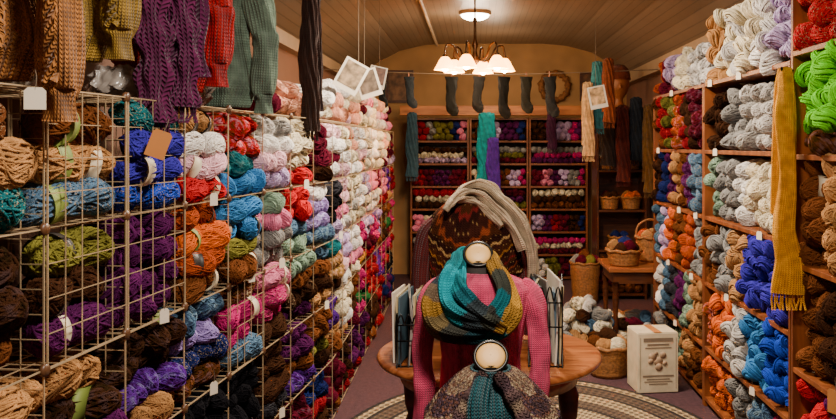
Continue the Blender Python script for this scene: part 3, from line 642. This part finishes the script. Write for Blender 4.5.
for i in range(91):
    t=i/90; row=[];cc=[]
    for j in range(221):
        q_=j/220-.5; a=-math.pi/2+q_*math.pi*1.8*(1-.35*t)
        # broad sloping shoulders, then hanging straight with folds
        rx=.05+.155*min(1,t*3.2)**.9; ry=.045+.085*min(1,t*3.2)**.8
        zz=BZ-.015-.11*min(1,t*3.2)**1.3-.26*max(0,t-.22)-.09*t*(1-min(1,abs(q_+.08)*3.2))
        k=1+.045*math.sin(a*6+t*3)*t+.015*math.sin(a*16)
        row.append((rx*k*math.cos(a),ry*k*math.sin(a),zz))
        q=t*5+1.1*abs(q_+.05)*6+.1*math.sin(a*30); fr=q%1
        cc.append(hi[int(q)%4] if fr<.2 else (hi[3] if .55<fr<.62 and j%4==0 else dk[int(q*2)%3]))
    P.append(row);C.append(cc)
ob('patterned_shawl',G().grid(P,C=C).mesh('sh',KA,col=True),(BX,BY,0),label='dark brown triangular shawl with mustard and rust bands on a bust',cat='shawl',solid=.008)
# cream shawl: folded panels lying along neck and shoulder, following the body
g=G()
sp=[Vector(p) for p in [(-.115,-.09,-.07),(-.09,-.08,-.03),(-.05,-.05,.008),(.0,-.03,.022),(.05,-.04,.006),(.095,-.06,-.035),(.14,-.08,-.08),(.18,-.1,-.13),(.21,-.11,-.2),(.225,-.11,-.28),(.22,-.11,-.38)]]
for k_,(dx,dy,dz,wd,tt,n_) in enumerate([(0,0,0,.075,.026,11),(-.022,-.03,-.026,.06,.024,9),(.012,.03,.006,.07,.026,11),(-.035,-.045,-.055,.045,.022,7)]):
    ww=[.4,.6,.85,1,1,1,1.05,1,.95,.85,.75][:n_]
    g.tube([(p.x+dx*min(1,i/4),p.y+dy,p.z+dz*min(1,i/3)) for i,p in enumerate(sp[:n_])],.01,64,side=(.3,-.8,.5),w=[wd*q for q in ww],t=tt,res=10,rib=.16,rk=3,lump=.1,lk=.22+.13*k_)
ob('scarf',g.mesh('s',knit('knit_cream','cdb594',.011)),(BX,BY,BZ),label='cream knitted shawl draped over a shoulder of the bust',cat='scarf')
# ------------------------------------------------------------------ round table
TX,TY=.055,3.12
e=ob('round_table',None,(TX,TY,0),label='round honey-brown wooden table with turned legs',cat='table')
ob('table_top',G().lathe([(.001,.718),(.41,.718),(.43,.724),(.436,.734),(.43,.744),(.42,.75),(.001,.75)],96,cap=False).mesh('top',M_table),parent=e)
ob('apron',G().lathe([(.33,.65),(.345,.65),(.345,.717),(.33,.717),(.33,.65)],64,cap=False).mesh('apron',M_table),parent=e)
for q in range(4):
    a=math.radians(-14)+q*math.pi/2
    ob('leg',G().lathe([(.02,0),(.028,.02),(.02,.06),(.03,.12),(.036,.25),(.03,.38),(.02,.42),(.034,.45),(.022,.48),(.034,.52),(.04,.6),(.026,.64),(.036,.67),(.036,.717)],24).mesh('leg',M_woodd),(.31*math.cos(a),.31*math.sin(a),0),parent=e)
def rack(label,x,y,w,d,h,rz=0):
    e=ob('wire_rack',None,(x,y,.752),(0,0,rz),label=label,cat='rack'); g=G()
    for s in(-1,1):
        for t in(-1,1): g.tube([(s*w/2,t*d/2,0),(s*w/2,t*d/2,h)],.003,6)
    for zz in(.004,h*.5,h*.8): g.tube([(-w/2,-d/2,zz),(w/2,-d/2,zz),(w/2,d/2,zz),(-w/2,d/2,zz)],.003,6,closed=True)
    for i in range(7):
        yy=-d/2+d*(i+.5)/7
        for s in(-1,1): g.tube([(s*w/2,yy-d/14,h*.8),(s*w/2,yy,h),(s*w/2,yy+d/14,h*.8)],.0028,6,res=4); g.tube([(s*w/2,yy,0),(s*w/2,yy,h*.8)],.0022,5)
    for i in range(4):
        xx=-w/2+w*(i+.5)/4; g.tube([(xx-w/8,-d/2,h*.8),(xx,-d/2,h),(xx+w/8,-d/2,h*.8)],.0028,6,res=4); g.tube([(xx,-d/2,0),(xx,-d/2,h*.8)],.0022,5)
    g.tube([(-w/2,0,.004),(w/2,0,.004)],.003,6)
    ob('rack_frame',g.mesh('rack',M_black),parent=e)
LC=[plain('leaflet_white','d8ccb8',.6),plain('leaflet_grey','8a847c',.5),plain('leaflet_blue','48606c',.5),plain('leaflet_cream','c0ac80',.5)]
def leaflets(x,y,n,d,h,wx):
    for i in range(n):
        hh=h*R.uniform(.8,1.03); g=G()
        for s in(-1,1): g.box((.0022*s,0,hh/2),(.0016,d,hh))
        g.box((0,-d/2-.001,hh/2),(.006,.0016,hh))
        ob('pattern_leaflet',g.mesh('leaf',LC[(i*3+i//4)%4],smooth=False),(x+(i-n/2+.5)*wx/n,y+R.uniform(-.01,.01),.757),(R.uniform(-.05,.05),R.uniform(-.08,.08),R.uniform(-.15,.15)),label='folded knitting pattern leaflet standing in a wire rack',cat='leaflet',group='pattern leaflets in the racks')
rack('black scalloped wire rack of pattern leaflets on a table',.268,3.02,.12,.3,.29,-.1); leaflets(.268,3.02,9,.24,.31,.105)
rack('black wire rack of pattern leaflets on a table',-.24,3.02,.11,.3,.19,.1); leaflets(-.24,3.02,8,.24,.25,.095)
# ------------------------------------------------------------------ rug, box
m,n,l,b=nm('rug_pattern'); tc=N(n,'ShaderNodeTexCoord'); ln=N(n,'ShaderNodeVectorMath',operation='LENGTH'); l.new(tc.outputs['Object'],ln.inputs[0])
cr,bk,gr=lin('a8926e'),lin('1c1512'),lin('5a4838')
r1=ramp(n,[(0,gr),(.4,bk),(.42,cr),(.6,bk),(.62,gr),(.7,cr),(.8,bk),(.82,gr),(.9,bk),(.925,cr),(.975,bk)],True); l.new(ln.outputs['Value'],r1.inputs[0])
sx=N(n,'ShaderNodeSeparateXYZ'); l.new(tc.outputs['Object'],sx.inputs[0])
an=M2(n,l,'ARCTAN2',sx.outputs[1],sx.outputs[0])
w1=M2(n,l,'SINE',M2(n,l,'ADD',M2(n,l,'MULTIPLY',an,70),M2(n,l,'MULTIPLY',ln.outputs['Value'],90)))
w2=M2(n,l,'SINE',M2(n,l,'SUBTRACT',M2(n,l,'MULTIPLY',an,70),M2(n,l,'MULTIPLY',ln.outputs['Value'],90)))
wv=M2(n,l,'MULTIPLY',w1,w2); r2=ramp(n,[(.0,(0,0,0,1)),(.25,(1,1,1,1))]); l.new(wv,r2.inputs[0])
mx=N(n,'ShaderNodeMixRGB'); l.new(M2(n,l,'MULTIPLY',r2.outputs[0],.75),mx.inputs[0]); l.new(r1.outputs[0],mx.inputs[1]); mx.inputs[2].default_value=lin('2a1c16')
l.new(mx.outputs[0],b.inputs['Base Color']); b.inputs['Roughness'].default_value=.95
bp=N(n,'ShaderNodeBump',Strength=.6,Distance=.01); l.new(wv,bp.inputs['Height']); l.new(bp.outputs[0],b.inputs['Normal'])
ob('oval_rug',G().lathe([(.001,0),(1,0),(1.004,.005),(1,.01),(.001,.011)],96,cap=False).mesh('rug',m),(.29,3.95,.001),sc=(1.08,1.38,1),label='oval cream and black braided rug under the table',cat='rug')
M_box=plain('carton','d0c0a0',.7,noise=.14,scale=14)
e=ob('cardboard_box',None,(1.13,5.1,.0),(0,0,.12),label='cream printed cardboard carton standing on the carpet',cat='box')
boxo('carton_body',(0,0,.19),(.26,.22,.37),M_box,.003,parent=e)
g=G(); 
for i in range(7):
    g.lathe([(.001,-.001),(.03-.003*i,-.001),(.03-.003*i,.001),(.001,.001)],20,c=(.05*math.cos(i*2.4)*(i>0),.04*math.sin(i*2.4)*(i>0)+.002*i,.0003*i))
ob('printed_emblem',g.mesh('em',plain('print_brown','a4876a',.6,noise=.35,scale=40)),(0,-.111,.2),(math.pi/2,0,0),parent=e)
g=G()
for i,(w,zz,hh) in enumerate([(.19,.335,.022),(.14,.305,.01),(.17,.285,.006),(.2,.11,.01),(.15,.09,.006),(.18,.075,.005),(.12,.06,.005)]): g.box((0,-.1112,zz),(w,.0015,hh))
for s in(-1,1): g.box((s*.115,-.1112,.19),(.002,.0015,.32))
ob('printed_lines',g.mesh('lines',plain('print_grey','7a6a58',.6),smooth=False),parent=e)
boxo('flap',(0,0,.3775),(.25,.21,.004),M_box,.001,parent=e)
boxo('tape_strip',(0,0,.3805),(.05,.22,.001),M_kraft,0,parent=e)
# ------------------------------------------------------------------ tags and cards
def tag(x,y,z,w=.04,h=.05,rz=0,mat=M_paper,tilt=0,label='small white paper price tag clipped to a shelf'):
    e=ob('price_tag',None,(x,y,z),(0,tilt,rz),label=label,cat='tag',group='price tags')
    g=G(); g.grid([[(-w/2,-.0008,-h),(w/2,-.0008,-h),(w/2,-.0008,-.008),(w/2-.008,-.0008,0),(-w/2+.008,-.0008,0),(-w/2,-.0008,-.008)],[(-w/2,.0008,-h),(w/2,.0008,-h),(w/2,.0008,-.008),(w/2-.008,.0008,0),(-w/2+.008,.0008,0),(-w/2,.0008,-.008)]],cv=True,cap=True)
    ob('card',g.mesh('card',mat,smooth=False),parent=e)
    ob('string',G().tube([(0,0,-.006),(.003,0,.02),(0,0,.04)],.0012,5,res=3).mesh('string',M_line),parent=e)
tag(-.99,1.8,1.68,.045,.05,.3,label='white paper tag hanging from a brown sweater')
tag(-.895,2.3,1.59,.055,.08,.4,M_kraft,.35,label='brown kraft paper tag hanging from a wire shelf')
for (y,zi) in [(5.9,4),(5.5,5),(5.3,3),(4.9,3),(4.5,4),(4.1,5),(5.6,2),(5.0,2),(4.3,2),(3.9,1),(5.4,1),(4.6,5),(3.8,3)]:
    tag(1.35,y,LV[zi]+.01,.04,.04,-math.pi/2+.3)
for (k,r) in [(1,1),(2,3),(3,2),(4,3),(5,3),(6,4),(7,2),(8,3),(3,4),(5,1)]:
    y=1.53+CW*k+.2; tag(fx(y)+.016,y,.01+CH*r+.03,.035,.045,math.pi/2-.5)
tag(1.35,3.0,.63,.07,.09,-math.pi/2+.4,M_kraft,label='tan paper tag on the shelf edge')
def card(x,y,z,s,rz,tilt,hexc,label):
    e=ob('pattern_card',None,(x,y,z),(0,tilt,rz),label=label,cat='card',group='hanging pattern cards')
    boxo('card_sheet',(0,0,0),(s,.003,s*1.25),M_paper,0,parent=e)
    boxo('printed_picture',(0,-.0025,.01),(s*.8,.002,s*.95),plain('picture'+hexc,hexc,.6,noise=.8,scale=22),0,parent=e)
    ob('string',G().tube([(0,0,0),(0,0,.5)],.0015,5).mesh('st',M_line),(0,0,s*.6),(0,-tilt,0),parent=e)
card(-.72,4.65,1.95,.15,.2,.5,'8a7458','white pattern card with photo hanging on string')
card(-.66,4.95,1.93,.14,-.1,-.3,'6a5a4a','white pattern card with photo hanging on string')
card(-.72,5.9,2.05,.13,.3,.2,'6a4a3a','small pattern card hanging on string')
card(.95,6.2,1.92,.14,.1,-.2,'c09a6a','cream pattern card hanging near the wooden shelves')
M_bag,n_,l_,b_=nm('clear_plastic'); b_.inputs['Base Color'].default_value=lin('b8aea4'); b_.inputs['Roughness'].default_value=.2; b_.inputs['Transmission Weight'].default_value=.4
for i,(y,s) in enumerate([(3.05,.8),(3.28,.75),(2.6,.7),(2.0,.75)]):
    V,F=ell_np(.13*s,.12*s,.08*s,40,48,0,0,.8); V=V+.008*np.sin(V[:,[1,2,0]]*90)+.006*np.sin(V[:,[2,0,1]]*170)+.003*np.sin(V[:,[1,0,2]]*330)
    ob('plastic_bag',npmesh('bag',V,F,M_bag),(fx(y)-.19,y,HT+.016+.08*s),label='crinkled clear plastic bag of wool on the wire cubes',cat='bag',group='bags on the cubes')
# ------------------------------------------------------------------ socks line
ob('clothesline',G().tube([(-1.44,7.5,2.26),(-.3,7.5,2.215),(.5,7.5,2.215),(1.8,7.5,2.26)],.004,6,res=8).mesh('line',M_line),label='thin cord strung across the shop for socks',cat='cord')
for i,(x,c,s) in enumerate([(-.22,'0e100e',.98),(.04,'100f0e',.9),(.27,'0c0d0e',1.05),(.48,'1c1a10',.92),(.7,'0e1012',1.02),(-.62,'16222c',.8),(-.87,'141c22',.78)]):
    g=G(); g.tube([(0,0,0),(0,0,-.05),(.004,0,-.12),(-.004,0,-.2),(.0,0,-.26),(.02,0,-.31),(.05,0,-.335),(.075,0,-.345)],[.062,.055,.05,.044,.05,.054,.048,.022],28,res=5,rib=.08,rk=5,lump=.05,lk=.9)
    e=ob('knitted_sock',None,(x,7.5,2.19),(R.uniform(-.05,.05),R.uniform(-.1,.1),R.uniform(-.6,.6)),(s,.38*s,s),label='dark wool sock pegged on a cord',cat='sock',group='socks on the cord')
    ob('sock_body',g.mesh('sock',knit('knit_sock%d'%i,c)),parent=e)
    ob('clothespin',G().box((0,0,.02),(.012,.02,.06)).mesh('pin',M_wood,smooth=False),(0,0,0),parent=e)
e=ob('display_head',None,(1.46,8.15,1.931),label='wooden display head on top of a hutch',cat='head form')
ob('head_form',G().lathe([(.07,0),(.06,.03),(.045,.07),(.055,.1),(.09,.15),(.11,.21),(.112,.26),(.1,.32),(.06,.37),(.01,.385)],32).mesh('hd',plain('tan_head','8a4e20',.5)),parent=e)
ob('nose',G().loft([(0,-.105,.19,.014,.02),(0,-.112,.2,.016,.024),(0,-.105,.24,.007,.01)],16,cap=True).mesh('nose',plain('tan_nose','8a4e20',.5)),parent=e)
ob('knitted_hat',G().lathe([(.122,.28),(.125,.3),(.12,.31),(.118,.34),(.1,.39),(.06,.43),(.01,.44)],64,cap=False,rib=.02,rk=20).mesh('hat',knit('knit_hat','6a2c14')),(1.46,8.15,1.931),label='rust brown knitted hat on a display head',cat='hat')
ob('wreath',G().tube([(.16*math.cos(a),0,.16*math.sin(a)) for a in np.linspace(0,2*math.pi,40,endpoint=False)],.035,12,closed=True,lump=.3,lk=2.1,rib=.15,rk=3).mesh('wr',plain('wreath_brown','7a4a20',.8,noise=.5,scale=40)),(.95,9.565,2.25),label='round twig wreath hung on the back wall',cat='wreath')
for i,(x,z,w,h,c) in enumerate([(-.9,2.25,.3,.36,'6a4a30'),(1.4,2.25,.26,.32,'5a3a20')]):
    e=ob('picture_frame',None,(x,9.585,z),label='dark wooden framed picture on the back wall',cat='picture')
    g=G(); 
    for s in(-1,1): g.box((s*w/2,-.01,0),(.03,.025,h+.03)); g.box((0,-.01,s*h/2),(w-.03,.025,.03))
    ob('frame',g.mesh('fr',M_woodd,smooth=False),parent=e); boxo('picture',(0,-.006,0),(w-.03,.006,h-.03),plain('pic'+c,c,.6,noise=.7,scale=12),0,parent=e)
# ------------------------------------------------------------------ chandelier
M_shade=emis('lit_glass','ffa548',14)
CZ=2.25
e=ob('chandelier',None,(.0,6.4,CZ),label='bronze six-arm chandelier with glowing bell glass shades',cat='chandelier')
ob('column',G().lathe([(.005,-.06),(.02,-.04),(.03,-.01),(.02,.03),(.012,.06),(.028,.1),(.012,.14),(.01,.28),(.02,.3),(.008,.32)],20).mesh('col',M_brass),parent=e)
ob('chain',G().tube([(0,0,.31),(0,0,.495)],.006,8,lump=.4,lk=1).mesh('ch',M_brass),parent=e)
ob('ceiling_rose',G().lathe([(.06,.513),(.055,.49),(.02,.48),(.01,.47)],24).mesh('rose',M_brass),parent=e)
sh=G().lathe([(.018,.0),(.03,-.006),(.048,-.03),(.062,-.06),(.088,-.105),(.085,-.103),(.058,-.058),(.044,-.028),(.02,-.008)],28,cap=False).mesh('shade',M_shade)
blb=G().lathe([(.001,-.12),(.022,-.11),(.034,-.085),(.02,-.04),(.001,-.02)],14,cap=False).mesh('bulb',emis('bulb','ffe4b8',60))
for q in range(6):
    a=q*2*math.pi/6+.25; c,s=math.cos(a),math.sin(a)
    pts=[(.02*c,.02*s,.0),(.07*c,.07*s,-.03),(.13*c,.13*s,.0),(.17*c,.17*s,.08),(.225*c,.225*s,.1),(.245*c,.245*s,.05),(.245*c,.245*s,0)]
    ob('arm',G().tube(pts,.008,8,res=6).mesh('arm',M_brass),parent=e)
    ob('lamp_shade',sh,(.245*c,.245*s,0),parent=e); ob('bulb',blb,(.245*c,.245*s,0),parent=e)
    ob('socket_cap',G().lathe([(.02,-.006),(.022,.006),(.012,.02)],16).mesh('sc',M_brass),(.245*c,.245*s,0),parent=e)
    ld=bpy.data.lights.new('bulb_light','POINT'); ld.energy=12; ld.color=(1,.66,.34); ld.shadow_soft_size=.04
    ob('bulb_light',ld,(.245*c,6.4+.245*s,CZ-.16))
e=ob('ceiling_light',None,(.0,7.3,2.765),label='flush round ceiling light with bright diffuser',cat='ceiling light')
ob('fixture_base',G().lathe([(.14,0),(.15,-.015),(.14,-.03)],32).mesh('fb',M_white),parent=e)
ob('diffuser',G().lathe([(.13,-.03),(.12,-.05),(.08,-.07),(.001,-.08)],32,cap=False).mesh('df',emis('diffuser','fff0d8',22)),parent=e)
# ------------------------------------------------------------------ realise yarn
M_band=plain('ball_band_paper','d8c8a8',.6,noise=.1); M_band2=plain('ball_band_green','7a8a3a',.6,noise=.2); M_band3=plain('ball_band_dark','2a2420',.5)
bandm={}
for i,mm in enumerate((M_band,M_band2,M_band3)):
    bandm[i]=G().tube([(-.018,0,0),(.018,0,0)],.0575,28).mesh('band',mm)
def sortkey(it):
    x,y,z=it['p']; d=max(.1,y); px=475+800*x/d; py=145-800*(z-1.55)/d; s=it['sc']/d
    vis=(-35<px<870 and -40<py<460)
    return (0 if vis else 1,-s)
for kind in TM:
    its=sorted([i for i in ITEMS if i['kind']==kind],key=sortkey)
    nv=sum(1 for i in its if sortkey(i)[0]==0)
    cap=min(300,nv); low=its[cap:]
    word=kind.split('_')[1]
    for q,it in enumerate(its[:cap]):
        s_=it['sc']
        o=ob(kind,R.choice(TM[kind])[it['m']],it['p'],(it['rx'],it['ry'],it['rz']),(s_*it['sx'],s_,s_),color=lin(PAL[it['c']],R.uniform(.75,1.1)),
            label='%s %syarn %s %s'%(it['c'],{'solid':'','variegated':'variegated ','tweed':'flecked '}[it['m']],word,it['where']),cat='yarn',group=it['group'])
        if kind=='yarn_skein' and q<260 and R.random()<.35: ob('paper_band',R.choice([bandm[0],bandm[0],bandm[1],bandm[2]]),(0,0,0),parent=o)
    if low:
        Vs=[];Fs=[];Cs=[];off=0; nm_=0
        for q,it in enumerate(low):
            mid=it['p'][1]<6.3 and sortkey(it)[0]==0; nm_+=mid
            V0,F0=(MID if mid else LOW)[kind][q%4]
            M=(Matrix.Rotation(it['rz'],3,'Z')@Matrix.Rotation(it['ry'],3,'Y')@Matrix.Rotation(it['rx'],3,'X'))
            Vs.append((V0*np.array([it['sx'],1,1]))@np.array(M).T*it['sc']+np.array(it['p'])); Fs.append(F0+off); off+=len(V0); c=np.array(lin(PAL[it['c']])); c[:3]*=R.uniform(.65,1.1)
            cc=np.tile(c,(len(V0),1))
            if it['m']!='solid': cc[:,:3]*=(.75+.4*np.sin(V0[:,:1]*90+V0[:,1:2]*70+q))
            Cs.append(cc)
        ob(kind+'_stock',npmesh(kind+'_stock',np.concatenate(Vs),np.concatenate(Fs),YA,np.concatenate(Cs)),label='remaining small yarn %ss packed on the shelves'%word,cat='yarn',kind='stuff')
        print(kind,len(its),'vis',nv,'low',len(low),'mid',nm_)
# ------------------------------------------------------------------ lights, world, camera
def area(x,y,z,sx,sy,e,c=(1,.8,.6),rx=0,ry=0):
    l=bpy.data.lights.new('added_area','AREA'); l.shape='RECTANGLE'; l.size=sx; l.size_y=sy; l.energy=e; l.color=c  # area lamp added above the view to brighten the shop; no panel fixture
    ob('added_area_light',l,(x,y,z),(rx,ry,0))
area(.1,1.4,2.7,.3,.3,88,(1,.87,.74),.15)
area(.1,4.2,2.7,.25,.6,150,(1,.84,.66))
for (x,y,zz,en) in [(.0,7.3,2.45,30),(.2,8.5,2.3,13)]:  # first serves the round ceiling light; rear one is added fill without fixture
    l=bpy.data.lights.new('pt','POINT'); l.energy=en; l.color=(1,.75,.5); l.shadow_soft_size=.1; ob('fixture_and_fill_light',l,(x,y,zz))
w=bpy.data.worlds.new('world'); bpy.context.scene.world=w; w.use_nodes=True
w.node_tree.nodes['Background'].inputs[0].default_value=(1,.88,.78,1); w.node_tree.nodes['Background'].inputs[1].default_value=.13
cam=bpy.data.cameras.new('camera'); cam.sensor_width=36; cam.lens=800/836*36; cam.shift_x=-57/836; cam.shift_y=-64.5/836; cam.clip_start=.05
co=ob('camera',cam,(0,0,1.55),(math.pi/2,0,0)); bpy.context.scene.camera=co
